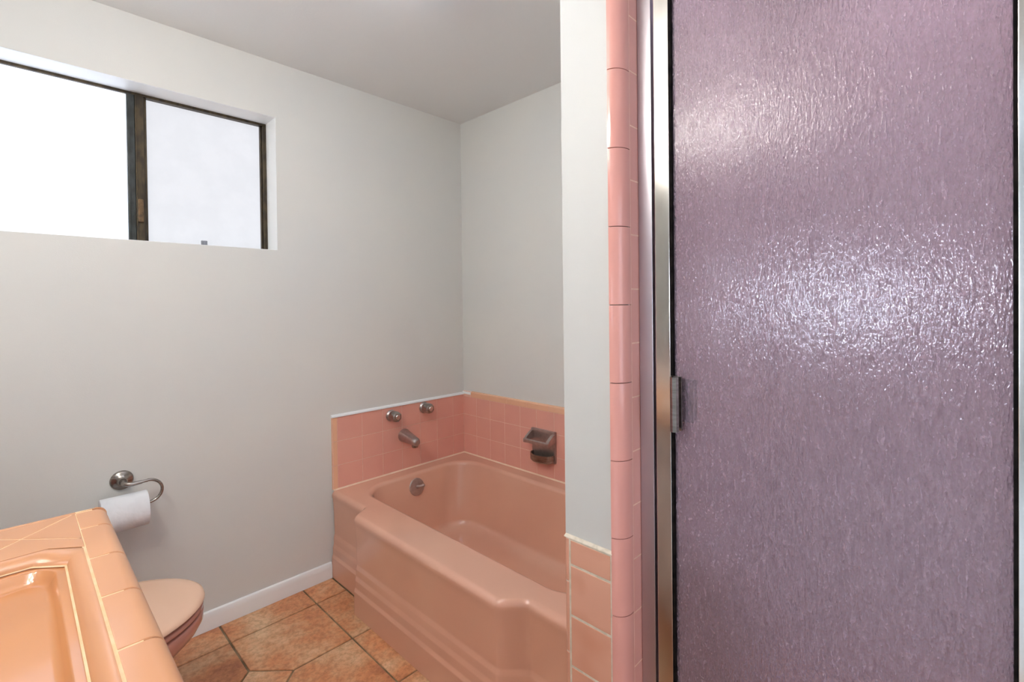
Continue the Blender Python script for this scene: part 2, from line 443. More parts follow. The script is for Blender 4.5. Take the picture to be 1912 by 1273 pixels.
# baseboard
bm = bmesh.new()
prof = [(0, .0765), (.004, .0765), (.009, .073), (.0125, .064), (.0135, .05), (.0135, .001), (0, .001)]
rings(bm, [[(x_, YA-d, z) for d, z in prof] for x_ in (XC, 1.061)], cap0=True, cap1=True)
struct(link('baseboard_back', bm, M['white'], smooth=30), 'white baseboard under the window wall')

# ------------------------------------------------------------------ window 1
win = thing('window_1', 'high sliding window with frosted panes in bronze frame', 'window', (.3, 2.41, 1.58)); del win['category']; struct(win)
WY = 2.40
bm = bmesh.new()
zt_ = WZ1; fr = .014
box(bm, WX0, WX1, WY, WY+.06, zt_-.012, zt_, bev=.002)
box(bm, WX0, WX1, WY, WY+.06, WZ0, WZ0+.012, bev=.002)
box(bm, WX0, WX0+.02, WY, WY+.06, WZ0+.012, zt_-.012, bev=.002)
box(bm, WX1-.018, WX1, WY, WY+.06, WZ0+.012, zt_-.012, bev=.002)
box(bm, WX1-.024, WX1-.018, WY+.012, WY+.03, WZ0+.012, zt_-.012, bev=.001)
link('window_frame', bm, M['alu'], win, smooth=30)
mul = bmesh.new()
box(mul, .318, .343, WY-.004, WY+.03, WZ0+.012, zt_-.012, bev=.002)
box(mul, .322, .326, WY-.007, WY-.002, WZ0+.012, zt_-.012, bev=.0008)
link('sash_stile', mul, M['alu2'], win, smooth=30)
mul = bmesh.new()
box(mul, .343, .372, WY-.010, WY+.03, WZ0+.012, zt_-.012, bev=.002)
box(mul, .3455, .3475, WY-.014, WY-.009, WZ0+.012, zt_-.012, bev=.0005)
box(mul, .372, .382, WY+.004, WY+.03, WZ0+.012, zt_-.012, bev=.002)
link('mullion', mul, M['alu'], win, smooth=30)
h_ = bmesh.new(); box(h_, .346, .364, WY-.024, WY-.009, WZ0+.085, WZ0+.175, bev=.002)
hd = link('sash_handle', h_, M['latch'], win, smooth=30); hd['label'] = 'bronze pull on the middle bar'
bm = bmesh.new(); box(bm, WX0+.02, .318, WY+.012, WY+.016, WZ0+.012, zt_-.012)
p_ = link('window_pane', bm, M['pane'], win); p_['label'] = 'blown bright left pane'
bm = bmesh.new(); box(bm, .382, WX1-.024, WY+.026, WY+.030, WZ0+.012, zt_-.012)
p_ = link('window_pane', bm, M['pane2'], win); p_['label'] = 'greyer frosted right pane'
bm = bmesh.new(); box(bm, .562, .584, WY-.012, WY+.0, WZ0+.001, WZ0+.032, bev=.002); box(bm, .567, .579, WY-.018, WY-.011, WZ0+.012, WZ0+.026, bev=.002)
p_ = link('window_latch', bm, M['latchgrey'], win, smooth=30); p_['label'] = 'small grey latch at the bottom of the right pane'
# white painted reveal liner: head and right cheek
bm = bmesh.new()
box(bm, WX0, WX1-.0015, YA+.001, WY, WZ1-.0015, WZ1-.0002)
box(bm, WX1-.0015, WX1-.0002, YA+.001, WY, WZ0, WZ1)
box(bm, WX0, WX1-.0015, YA+.001, WY, WZ0+.0002, WZ0+.0015)
link('window_reveal', bm, M['white'], win)

# ------------------------------------------------------------------ tile surround of the tub
ZG = [.4224, .5403, .6590, .7775]
bm = bmesh.new()
fA = lambda u, v, h: (u, YA-.004-h, v)
xg = [1.098, 1.232, 1.350, 1.4693, 1.588, 1.7067, 1.8254, XB-.008]
box(bm, 1.074, XB, YA-.0081, YA-.0002, ZT+.003, .782, mi=1)
for j in range(3):
    for i in range(len(xg)-1): tile(bm, rect(xg[i], ZG[j], xg[i+1], ZG[j+1]), fA, gap=.0013, h=.005, bev=.0014)
finish_tiles('tile_panel', bm, [M['pink'], M['groutpink']], wall_back)
# peach quarter-round at the left edge
bm = bmesh.new()
def nose_strip(bm, a_, b_, f, wdt, rad, gap=.001, tv=None, n=6, mi=0):
    """bullnose strip running from a_ to b_ ; f(s, across, height)"""
    prof = [(0, 0), (0, rad*.0)] + [(rad*(1-math.cos(t*PI/2/n)), rad*math.sin(t*PI/2/n)) for t in range(1, n+1)] + [(wdt-.0015, rad), (wdt, rad-.0015), (wdt, 0)]
    prof = [prof[0]] + prof[2:]
    lay = bm.faces.layers.float.get('tvf') or bm.faces.layers.float.new('tvf')
    k = len(bm.faces)
    rings(bm, [[Vector(f(s, u, hh*sc_ )) for u, hh in prof] for s, sc_ in ((a_+gap, .82), (a_+gap+.0015, 1), (b_-gap-.0015, 1), (b_-gap, .82))], cap0=True, cap1=True, mi=mi)
    t_ = random.random() if tv is None else tv
    bm.faces.ensure_lookup_table()
    for i in range(k, len(bm.faces)): bm.faces[i][lay] = t_
for j in range(3):
    z0_, z1_ = ZG[j], ZG[j+1]
    nose_strip(bm, z0_+(.003 if j == 0 else 0), z1_, lambda s, u, h: (1.072+u, YA-.0005-h, s), .026, .009)
finish_tiles('edge_trim', bm, [M['peachlight']], wall_back)
# white quarter round cap
bm = bmesh.new()
n = 8; rad = .013
rings(bm, [[(x_, YA-.0002-rad*math.sin(t*PI/2/n), .7785+rad*math.cos(t*PI/2/n)*1.0) for t in range(n+1)] + [(x_, YA-.0002, .7785)] for x_ in (1.07, XB-.0005)], cap0=True, cap1=True)
bmesh.ops.translate(bm, verts=bm.verts, vec=(0, 0, 0))
rings(bm, [[(XB-.0002-rad*math.sin(t*PI/2/n), y_, .7785+.004+rad*math.cos(t*PI/2/n)*1.4) for t in range(n+1)] + [(XB-.0002, y_, .7785)] for y_ in (YA-.001, YA-.075)], cap0=True, cap1=True)
link('cap_moulding', bm, M['white'], wall_back, smooth=40)

bm = bmesh.new()
fB = lambda u, v, h: (XB-.004-h, -u, v)      # u = -y so that the polygon stays ccw
yg = [-(YA-.008)] + [-(2.158-TP*k) for k in range(0, 13)]
yg = [u for u in yg if u < -.72] + [-.712]
box(bm, XB-.0081, XB-.0002, .706, YA-.006, ZT+.003, .800, mi=1)
ZB = [.4224, .5403, .6590, .768]
for j in range(3):
    for i in range(len(yg)-1): tile(bm, rect(yg[i], ZB[j], yg[i+1], ZB[j+1]), fB, gap=.0013, h=.005, bev=.0014)
finish_tiles('tile_panel', bm, [M['pink'], M['groutpink']], wall_right)
bm = bmesh.new()
yb = [.712, .80]+[2.158-TP*k*1.28 for k in range(8, -1, -1)]
yb = [.712] + [2.206-.152*k for k in range(9, -1, -1) if 2.206-.152*k > .74]
for a_, b_ in zip(yb, yb[1:]):
    nose_strip(bm, a_, b_, lambda s, u, h: (XB-.0005-h, s, .803-u), .035, .010)
finish_tiles('edge_trim', bm, [M['peachlight']], wall_right)
# tile lining on the tub side of the partition
bm = bmesh.new()
fP = lambda u, v, h: (u, .7055+.004+h, v)
box(bm, XS+.02, XB-.006, .7052, .7112, ZT+.003, .78, mi=1)
xx = [XS+.022] + [1.8254-TP*k for k in range(7, -1, -1)] + [XB-.012]
for j in range(3):
    for i in range(len(xx)-1):
        if xx[i+1]-xx[i] > .01: tile(bm, rect(xx[i], ZB[j], xx[i+1], ZB[j+1]), fP, gap=.0011, h=.005, bev=.002)
finish_tiles('tile_panel', bm, [M['pink'], M['groutpink']], stub)
# ------------------------------------------------------------------ partition end: tile skirt, round pink nose, jamb tiles
bm = bmesh.new()
fS = lambda u, v, h: (XS-h, -u, v)
ZS0 = 1.32-.6056
zs = [.777-.003, ZS0] + [ZS0-TP*k for k in range(1, 7)]
zs = [z for z in zs if z > 0] + [.004]
box(bm, XS-.0063, XS-.0002, .5745, .699, .001, .777, mi=1)
for z1_, z0_ in zip(zs, zs[1:]):
    tile(bm, rect(-.6885, z0_, -.5755, z1_), fS, gap=.0028, h=.0078, bev=.002, mi=0)
finish_tiles('tile_panel', bm, [M['peach'], M['groutwhite']], stub)
bm = bmesh.new()
zz = [.004, .1, .223, .342, .460, .579, .697, .774]
zz = [.774, .673, .507, .341, .175, .004]
for z1_, z0_ in zip(zz, zz[1:]):
    nose_strip(bm, z0_, z1_, lambda s, u, h: (XS-h, .7035-u, s), .0125, .0078)
finish_tiles('edge_trim', bm, [M['peach']], stub)
bm = bmesh.new()
rings(bm, [[(XS-.0002, y_, .775), (XS-.0076, y_, .775), (XS-.0066, y_, .7775), (XS-.002, y_, .780+.001*math.sin(y_*300)), (XS-.0002, y_, .781)] for y_ in [.5745+.0022*i for i in range(60)]], cap0=True, cap1=True)
link('caulk_bead', bm, M['groutwhite'], stub, smooth=50)

# round nose column
bm = bmesh.new()
nose_z = []
z = 2.40
noz = [2.425]
zk = 1.32 - .0
# joints measured on the corner column
base = 1.3175
ks = [base + .1683*k for k in range(-9, 9)]
ks = [k for k in ks if .01 < k < 2.42]
ks = [.004] + ks + [2.425]
rn = .034
lay = bm.faces.layers.float.new('tvf')
cx_, cy_ = XS+.0275, .5755
for z0_, z1_ in zip(ks, ks[1:]):
    k = len(bm.faces)
    pf = []
    N = 12
    pf.append((XS-.0002, cy_+.0035)); 
    for t in range(N+1):
        a_ = PI + t*PI/2/N
        pf.append((cx_+rn*math.cos(a_)*1.0, cy_+rn*math.sin(a_)*.86))
    pf.append((cx_+.009, cy_-rn*.86+.0005)); pf.append((cx_+.009, cy_-rn*.86+.006)); pf.append((cx_, cy_-.02)); pf.append((cx_-.02, cy_))
    def sc(p, s): return (cx_+(p[0]-cx_)*s, cy_+(p[1]-cy_)*s)
    g = .0008
    rings(bm, [[(*sc(p, s), zz_) for p in pf] for zz_, s in ((z0_+g, .988), (z0_+g+.0012, 1), (z1_-g-.0012, 1), (z1_-g, .988))], cap0=True, cap1=True)
    t_ = random.random(); bm.faces.ensure_lookup_table()
    for i in range(k, len(bm.faces)): bm.faces[i][lay] = t_
finish_tiles('edge_trim', bm, [M['jambpink']], stub)
# jamb tiles facing the door opening
bm = bmesh.new()
fJ = lambda u, v, h: (u, .551-h, v)
box(bm, XS+.037, 1.10, .5475, .5508, .001, 2.425, mi=1)
zj0 = 1.32-.0868
zj = [zj0+TP*k for k in range(-10, 11)]
zj = [.004]+[z for z in zj if .01 < z < 2.42]+[2.425]
for z0_, z1_ in zip(zj, zj[1:]):
    tile(bm, rect(XS+.0375, z0_, 1.03, z1_), fJ, gap=.0009, h=.004, bev=.0018)
finish_tiles('tile_panel', bm, [M['jambpink'], M['groutpink']], stub)

# ------------------------------------------------------------------ shower enclosure interior
bm = bmesh.new()
fs1 = lambda u, v, h: (XB-.004-h, -u, v)
fs2 = lambda u, v, h: (u, .5505-.0-h, v)
fs3 = lambda u, v, h: (-u, -.372+h, v)
nz = 20
box(bm, XB-.005, XB-.0002, -.372, .545, .001, 2.425, mi=1)
ys_ = [-.545+TP*k for k in range(0, 9)]; ys_[-1] = .366
for j in range(nz):
    for a_, b_ in zip(ys_, ys_[1:]):
        tile(bm, rect(a_, .06+TP*j, b_, min(.06+TP*(j+1), 2.424)), fs1, gap=.0011, h=.004, bev=.0018)
finish_tiles('tile_panel', bm, [M['shower_tile'], M['groutpink']], wall_right)
bm = bmesh.new()
xs_ = [1.10+TP*k for k in range(7)]+[XB-.01]
box(bm, 1.032, XB-.006, .5484, .5507, .001, 2.425, mi=1)
for j in range(nz):
    for a_, b_ in zip([1.032]+xs_, xs_):
        tile(bm, rect(a_, .06+TP*j, b_, min(.06+TP*(j+1), 2.424)), fs2, gap=.0011, h=.004, bev=.0018)
finish_tiles('tile_panel', bm, [M['shower_tile'], M['groutpink']], stub)
bm = bmesh.new(); box(bm, 1.09, XB, -.45, -.378, 0, ZC)
wsh = struct(link('wall_shower_end', bm, M['wall']))
bm = bmesh.new()
box(bm, 1.092, XB-.006, -.3778, -.373, .001, 2.425, mi=1)
for j in range(nz):
    for a_, b_ in zip([1.092]+xs_[1:], xs_[1:]):
        tile(bm, [(-b_, .06+TP*j), (-a_, .06+TP*j), (-a_, min(.06+TP*(j+1), 2.424)), (-b_, min(.06+TP*(j+1), 2.424))], fs3, gap=.0011, h=.004, bev=.0018)
finish_tiles('tile_panel', bm, [M['shower_tile'], M['groutpink']], wsh)
bm = bmesh.new()
box(bm, 1.092, XB-.01, -.37, .543, -.003, .05, bev=.008)
tag(link('shower_pan', bm, M['tub'], smooth=40), 'pink shower floor pan behind the textured glass door', 'shower pan')
bm = bmesh.new(); box(bm, .925, 1.088, -.073, .543, -.003, .10, bev=.006)
tag(link('shower_curb', bm, M['jambpink'], smooth=40), 'low pink curb under the shower door', 'curb')
# unseen panel added over the shower to brighten it behind the glass
sl = thing('shower_fill_light', 'square fill panel added in the ceiling above the shower', 'fill light', (1.47, .09, ZC))
bm = bmesh.new()
for (a0, a1, b0, b1) in ((1.17, 1.20, -.21, .39), (1.74, 1.77, -.21, .39), (1.20, 1.74, -.21, -.18), (1.20, 1.74, .36, .39)): box(bm, a0, a1, b0, b1, ZC-.018, ZC-.0005, bev=.002)
link('trim_frame', bm, M['white'], sl, smooth=40)
bm = bmesh.new(); box(bm, 1.2005, 1.7395, -.1795, .3595, ZC-.014, ZC-.006); link('diffuser', bm, M['diffuser2'], sl)

# ------------------------------------------------------------------ shower door and frame
XD = .972
DZ0, DZ1 = .115, 2.09
frm = thing('shower_door_frame', 'polished chrome frame fixed to the pink tiled jamb and curb', 'shower frame', (XD, .53, .1))
bm = bmesh.new(); box(bm, XD-.002, 1.01, .5135, .5465, .1005, DZ1+.05, bev=.0015)
link('wall_channel', bm, M['satin'], frm, smooth=30)
bm = bmesh.new(); box(bm, XD-.002, 1.01, -.0745, -.058, .1005, DZ1+.05, bev=.0015)
link('hinge_channel', bm, M['chrome'], frm, smooth=30)
bm = bmesh.new(); box(bm, XD-.002, 1.01, -.0575, .513, DZ1+.012, DZ1+.05, bev=.0015)
link('header_rail', bm, M['chrome'], frm, smooth=30)
bm = bmesh.new(); box(bm, XD+.004, 1.01, -.0575, .513, .1005, .108, bev=.0015)
link('threshold', bm, M['chrome'], frm, smooth=30)

door = thing('shower_door', 'shower door of rippled mauve glass with polished chrome stiles', 'shower door', (.985, .22, .11))
bm = bmesh.new()
box(bm, XD, .998, .4745, .5090, DZ0, DZ1, bev=.0018)
link('stile', bm, M['chrome'], door, smooth=30)
bm = bmesh.new()
box(bm, XD, .998, -.0565, -.0370, DZ0, DZ1, bev=.0018)
link('stile', bm, M['chrome'], door, smooth=30)
bm = bmesh.new(); box(bm, XD, .998, -.0370, .4745, DZ1-.028, DZ1, bev=.0018); link('top_rail', bm, M['chrome'], door, smooth=30)
bm = bmesh.new(); box(bm, XD, .998, -.0370, .4745, DZ0, DZ0+.028, bev=.0018); link('bottom_rail', bm, M['chrome'], door, smooth=30)
bm = bmesh.new()
box(bm, .975, .996, .4700, .4745, DZ0+.028, DZ1-.028, bev=.0005)
box(bm, .975, .996, -.0370, -.0330, DZ0+.028, DZ1-.028, bev=.0005)
link('gasket', bm, M['gasket'], door)
bm = bmesh.new()
box(bm, .983, .988, -.0330, .4700, DZ0+.028, DZ1-.028)
g = link('glass_pane', bm, M['rain'], door); g['label'] = 'rippled obscure mauve glass'
bm = bmesh.new()      # curved finger pull
pr = [(.972, .4700), (.958, .4690), (.950, .4655), (.9465, .4590), (.9500, .4520), (.9560, .4495), (.9565, .4520), (.9525, .4545), (.9500, .4590), (.9530, .4635), (.9590, .4665), (.972, .4672)]
rings(bm, [[(x_, y_, z_) for x_, y_ in pr] for z_ in (1.052, 1.166)], cap0=True, cap1=True)
box(bm, .968, .973, .449, .4745, 1.052, 1.166, bev=.0005)
hh = link('door_handle', bm, M['nickel'], door, smooth=40)
bm = bmesh.new(); box(bm, .990, 1.006, .4300, .4640, 1.066, 1.158, bev=.003)
hh = link('inner_pull', bm, M['alu2'], door, smooth=40)

# ------------------------------------------------------------------ bathtub
tub = thing('bathtub', 'salmon pink enamel alcove bathtub with stepped apron', 'bathtub', (1.45, 1.5, 0))
Y0, Y1 = .7125, YA-.0062
XR = XB-.0062
def smooth(t): t = max(0, min(1, t)); return t*t*(3-2*t)
def front(y):      # 0 in the set-back ends, 1 on the bulge
    s = min(smooth((y-.975)/.095), smooth((1.985-y)/.055))
    return s
NF, NE = 150, 26
fy = [Y0+(Y1-Y0)*i/NF for i in range(NF)]
# denser samples near the two transitions
extra = [.97+.105*i/30 for i in range(31)] + [1.925+.065*i/24 for i in range(25)]
fy = sorted(set([round(v, 5) for v in fy+extra])); NF = len(fy)
ex = [i/NE for i in range(NE)]
def outer(off, z, xin=0.0):
    pts = []
    for y in fy: pts.append((1.066-.066*front(y)+off, y, z))
    for t in ex: pts.append((1.066+off+(XR-1.066-off)*t, Y1, z))
    for i in range(NF): pts.append((XR, Y1-(Y1-Y0)*i/NF, z))
    for t in ex: pts.append((XR+(1.066+off-XR)*t, Y0, z))
    return pts
def inner(x0, x1, y0, y1, r_, z, rn_=None):
    """rounded rectangle, same point order as outer: front side near->far, far end, back side, near end"""
    rn_ = rn_ or r_
    def arc(cx, cy, rr, a0, a1, k): return [(cx+rr*math.cos(a0+(a1-a0)*i/k), cy+rr*math.sin(a0+(a1-a0)*i/k), z) for i in range(k)]
    pts = []
    k = 14
    # start at middle of near-left corner arc
    pts += [(x0+rn_*(1-math.cos(PI/4*(1-i/k))), y0+rn_*(1-math.sin(PI/4*(1-i/k))), z) for i in range(k)]
    m_ = NF-2*k
    pts += [(x0, y0+rn_+(y1-r_-y0-rn_)*i/m_, z) for i in range(m_)]
    pts += [(x0+r_*(1-math.cos(PI/4*i/k)), y1-r_*(1-math.sin(PI/4*i/k)), z) for i in range(k)]
    k2 = 8; m2 = NE-2*k2
    pts += [(x0+r_*(1-math.cos(PI/4+PI/4*i/k2)), y1-r_*(1-math.sin(PI/4+PI/4*i/k2)), z) for i in range(k2)]
    pts += [(x0+r_+(x1-x0-2*r_)*i/m2, y1, z) for i in range(m2)]
    pts += [(x1-r_*(1-math.sin(PI/4*i/k2)), y1-r_*(1-math.cos(PI/4*i/k2)), z) for i in range(k2)]
    pts += [(x1-r_*(1-math.sin(PI/4+PI/4*i/k)), y1-r_*(1-math.cos(PI/4+PI/4*i/k)), z) for i in range(k)]
    pts += [(x1, y1-r_-(y1-r_-y0-rn_)*i/m_, z) for i in range(m_)]
    pts += [(x1-rn_*(1-math.cos(PI/4*i/k)), y0+rn_*(1-math.sin(PI/4*i/k)), z) for i in range(k)]
    pts += [(x1-rn_*(1-math.cos(PI/4+PI/4*i/k2)), y0+rn_*(1-math.sin(PI/4+PI/4*i/k2)), z) for i in range(k2)]
    pts += [(x1-rn_-(x1-x0-2*rn_)*i/m2, y0, z) for i in range(m2)]
    pts += [(x0+rn_*(1-math.sin(PI/4*i/k2)), y0+rn_*(1-math.cos(PI/4*i/k2)), z) for i in range(k2)]
    return pts
rs = []
# apron from the floor up: three small outward steps, then a plain field, then the rolled rim
pf = [(-.003, .001), (-.003, .096), (-.002, .101), (.0015, .111), (.0025, .117), (.0025, .142), (.0035, .147), (.0065, .160), (.0075, .166), (.0075, .188), (.0085, .193), (.0115, .206), (.0125, .213), (.0105, .300), (.008, .360), (.005, .385), (.0025, .392)]
for o_, z_ in pf: rs.append(outer(o_, z_))
rr = .024
for t in range(1, 9):
    a_ = t/8*PI/2
    rs.append(outer(.002+rr*(1-math.cos(a_)), ZT-rr+rr*math.sin(a_)-.0005))
rs.append(outer(.045, ZT))
IX0, IX1, IY0, IY1, IR = 1.168, 1.832, .86, 2.192, .135
def lerp_ring(a_, b_, t): return [tuple(p+(q-p)*t for p, q in zip(u, v)) for u, v in zip(a_, b_)]
top_in = inner(IX0-.012, IX1+.012, IY0-.012, IY1+.012, IR+.012, ZT)
rs.append(lerp_ring(rs[-1], top_in, .6))
rs.append(top_in)
q = .022
for t in range(1, 7):
    a_ = t/6*PI/2*.86
    rs.append(inner(IX0-.012+q*math.sin(a_), IX1+.012-q*math.sin(a_), IY0-.012+q*math.sin(a_), IY1+.012-q*math.sin(a_), IR+.012-q*.3*math.sin(a_), ZT-q*(1-math.cos(a_))))
levels = [(.10, .16), (.3, .42), (.5, .62), (.7, .80), (.85, .9)]
d0 = q*math.sin(PI/2*.86)-.012
zt0 = ZT-q*(1-math.cos(PI/2*.86))
ZF = .085
for t in [.12, .25, .4, .55, .7, .82]:
    zz_ = zt0+(ZF-zt0)*t
    rs.append(inner(IX0+d0+.055*t, IX1-d0-.075*t, IY0+d0+.26*t, IY1-d0-.075*t, IR+.0*t, zz_, IR+.06*t))
# rounded transition to the floor
tb = .82; bx0, bx1, by0, by1 = IX0+d0+.055*tb, IX1-d0-.075*tb, IY0+d0+.26*tb, IY1-d0-.075*tb
zb = zt0+(ZF-zt0)*tb
Rr = .07
for t in range(1, 9):
    a_ = t/8*PI/2
    rs.append(inner(bx0+.01+Rr*(1-math.cos(a_))*.9-.01*(1-t/8), bx1-Rr*(1-math.cos(a_)), by0+.03*t/8+Rr*(1-math.cos(a_)), by1-Rr*(1-math.cos(a_)), IR-.03*t/8, zb-(zb-ZF)*math.sin(a_), IR+.05-.08*t/8))
last = rs[-1]
cxm = (bx0+bx1)/2; cym = (by0+by1)/2
for s_ in (.8, .5, .2):
    rs.append([(cxm+(p[0]-cxm)*s_, cym+(p[1]-cym)*s_, ZF-.004*(1-s_)) for p in last])
bm = bmesh.new()
rings(bm, rs, cap1=True)
link('tub_body', bm, M['tub'], tub, smooth=50)
# caulk around the tub rim
bm = bmesh.new()
def tri(bm, p0, p1, din, r_=.006):
    a_ = Vector(p0); b_ = Vector(p1); din = Vector(din)
    q = [(0, 0), (1, 0), (.45, .35), (.1, 1), (0, 1)]
    rings(bm, [[p + din*(u*r_) + Vector((0, 0, v*r_)) for u, v in q] for p in (a_, b_)], cap0=True, cap1=True)
tri(bm, (1.074, YA-.0085, ZT), (XB-.006, YA-.0085, ZT), (0, -1, 0))
tri(bm, (XB-.0085, YA-.006, ZT), (XB-.0085, .715, ZT), (-1, 0, 0))
cb = link('caulk_line', bm, M['caulk'], tub, smooth=30); cb['label'] = 'cream caulk bead along the back rim'

# overflow plate on the far end wall
oy = IY1-d0-.075*.20
oz = zt0+(ZF-zt0)*.24
nrm = Vector((0, -1, .075/.33)).normalized()
oc = Vector((1.487, oy+.004, .352))
bm = bmesh.new(); lathe(bm, [(.046, -.006), (.046, .004), (.043, .008), (.030, .0105), (.012, .012), (.001, .012)], oc, nrm, 40)
lathe(bm, [(.006, .011), (.006, .014), (.001, .0145)], oc+Vector((-.018, 0, -.018)), nrm, 12)
lathe(bm, [(.006, .011), (.006, .014), (.001, .0145)], oc+Vector((.018, 0, .022)), nrm, 12)
ov = link('overflow_plate', bm, M['bronze_chrome'], tub, smooth=35)
bm = bmesh.new()
tube(bm, [oc+nrm*.008, oc+nrm*.022, oc+nrm*.034+Vector((.006, 0, .002)), oc+nrm*.046+Vector((.020, 0, .006))], [.010, .0095, .008, .0085])
lv = link('lever', bm, M['bronze_chrome'], ov, smooth=50)
bm = bmesh.new(); lathe(bm, [(.034, .0), (.034, .003), (.026, .005), (.02, .002), (.001, .002)], (1.487, 1.99, ZF-.003), (0, 0, 1))
link('drain', bm, M['bronze_chrome'], tub, smooth=35)

# ------------------------------------------------------------------ tub taps
def tap(x_, z_, label):
    t = thing('tap_handle', label, 'tap', (x_, YA-.009, z_), 'tub tap handles')
    o_ = Vector((x_, YA-.009, z_)); ax = (0, -1, 0)
    bm = bmesh.new(); lathe(bm, [(.030, 0), (.031, .004), (.027, .010), (.022, .013), (.022, .016)], o_, ax, 36); link('escutcheon', bm, M['gasket' if False else 'bronze_chrome'], t, smooth=35)
    bm = bmesh.new()
    n = 48
    prof = [(.024, .018, 0), (.027, .020, .0), (.0285, .030, .4), (.0285, .052, 1), (.0265, .062, 1), (.021, .066, .4), (.015, .067, 0), (.001, .067, 0)]
    rs = []
    for r_, d, fl in prof:
        rs.append([o_+Vector((math.cos(2*PI*i/n)*r_*(1-.05*fl*(.5+.5*math.cos(8*2*PI*i/n))), -d, math.sin(2*PI*i/n)*r_*(1-.05*fl*(.5+.5*math.cos(8*2*PI*i/n))))) for i in range(n)])
    rings(bm, rs, cap0=True, cap1=True)
    link('knob', bm, M['nickel'], t, smooth=35)
    bm = bmesh.new(); lathe(bm, [(.013, .0665), (.013, .070), (.011, .072), (.001, .072)], o_, ax, 24); link('index_button', bm, M['chrome'], t, smooth=35)
tap(1.400, .735, 'ridged metal tap handle nearer the toilet, left above the spout')
tap(1.613, .745, 'ridged metal tap handle nearer the room corner, right above the spout')
sp = thing('tub_spout', 'stubby metal tub spout on pink tile under the two taps', 'spout', (1.470, YA-.009, .615))
bm = bmesh.new()
base = Vector((1.480, YA-.009, .612))
N = 32; rs = []
for d, rx, rz, dz in [(0, .036, .036, 0), (.006, .036, .036, 0), (.012, .034, .034, -.001), (.04, .031, .031, -.004), (.075, .027, .027, -.009), (.105, .024, .024, -.014), (.118, .022, .022, -.016), (.126, .017, .017, -.017), (.128, .006, .006, -.017)]:
    rs.append([base+Vector((rx*math.cos(2*PI*i/N), -d, dz+rz*math.sin(2*PI*i/N))) for i in range(N)])
rings(bm, rs, cap0=True, cap1=True)
link('spout_body', bm, M['bronze_chrome'], sp, smooth=50)
bm = bmesh.new(); lathe(bm, [(.017, 0), (.018, .012), (.016, .018), (.001, .018)], base+Vector((0, -.104, -.028)), (0, 0, -1), 24); link('outlet', bm, M['nickel'], sp, smooth=40)

# ------------------------------------------------------------------ soap dish with grab bar
sd = thing('soap_dish', 'metal soap dish with grab bar on the pink tiled wall', 'soap dish', (XB-.009, 1.628, .59))
XW_ = XB-.009
y0_, y1_, z0_, z1_ = 1.548, 1.708, .510, .672
bm = bmesh.new()
box(bm, XW_-.008, XW_, y0_, y1_, z0_, z1_, bev=.002)
box(bm, XW_-.016, XW_-.008, y0_, y1_, z1_-.014, z1_, bev=.002)
box(bm, XW_-.013, XW_-.008, y0_, y0_+.010, z0_, z1_-.014, bev=.002)
link('back_plate', bm, M['bronze_chrome'], sd, smooth=35)
bm = bmesh.new()
for ya, yb_ in ((y1_-.012, y1_+.002), (y0_-.002, y0_+.016)):
    t = bmesh.new()
    rings(t, [[(XW_-.008, y_, .664), (XW_-.008, y_, .618), (XW_-.035, y_, .615), (XW_-.062, y_, .606), (XW_-.070, y_, .616), (XW_-.062, y_, .634), (XW_-.03, y_, .655)] for y_ in (ya, yb_)], cap0=True, cap1=True)
    merge(bm, t)
box(bm, XW_-.074, XW_-.060, y0_-.004, y1_+.006, .606, .628, bev=.005, seg=3)
link('grab_bar', bm, M['bronze_chrome'], sd, smooth=40)
bm = bmesh.new()
N = 24
cy2 = (y0_+y1_)/2; hw = .074
def cup(z_, s): return [(XW_-.008-.058*s*math.sin(PI*i/N)**.8, cy2+hw*s*math.cos(PI*i/N), z_) for i in range(N+1)]
rings(bm, [cup(.552, 1), cup(.520, 1.0), cup(.512, .90)], close=False)
rings(bm, [cup(.552, 1), cup(.552, .93), cup(.524, .88)], close=False)
V_ = [bm.verts.new(p) for p in cup(.512, .90)]; bm.faces.new(V_)
link('dish_rim', bm, M['nickel'], sd, smooth=50)
bm = bmesh.new(); V_ = [bm.verts.new(p) for p in cup(.525, .885)]; bm.faces.new(V_); V2 = [bm.verts.new((p[0], p[1], p[2]-.004)) for p in cup(.525, .885)]; bm.faces.new(list(reversed(V2)))
for i in range(len(V_)): j = (i+1) % len(V_); bm.faces.new((V_[i], V_[j], V2[j], V2[i]))
dr = link('soap_tray', bm, M['soap'], sd); dr['label'] = 'greenish residue-stained tray'

# ------------------------------------------------------------------ toilet
TY = 1.775
toi = thing('toilet', 'pink toilet with closed beige lid beside the window wall', 'toilet', (.05, TY, 0))
def egg(cx, lf, lb, hw_, z, n=64, sq=1.0):
    pts = []
    for i in range(n):
        a_ = 2*PI*i/n; c_, s_ = math.cos(a_), math.sin(a_)
        L_ = lf if c_ > 0 else lb
        if c_ <= 0: s_ = math.copysign(abs(s_)**.72, s_)
        pts.append((cx+L_*c_, TY+hw_*s_, z))
    return pts
TX = .125
bm = bmesh.new()   # bowl
rs = [egg(.0, .13, .24, .118, .001), egg(.0, .125, .24, .115, .03), egg(.0, .115, .24, .10, .07), egg(.015, .12, .24, .10, .14), egg(.04, .145, .23, .115, .20), egg(.08, .190, .22, .155, .265), egg(.105, .240, .21, .188, .315), egg(.12, .268, .20, .204, .350), egg(.125, .276, .20, .210, .372), egg(.125, .276, .20, .210, .392), egg(.125, .270, .20, .205, .398), egg(.12, .21, .15, .145, .398), egg(.12, .19, .13, .12, .36), egg(.11, .12, .1, .08, .27)]
rings(bm, rs, cap0=True, cap1=True)
link('bowl', bm, M['toilet'], toi, smooth=50)
bm = bmesh.new()   # seat ring
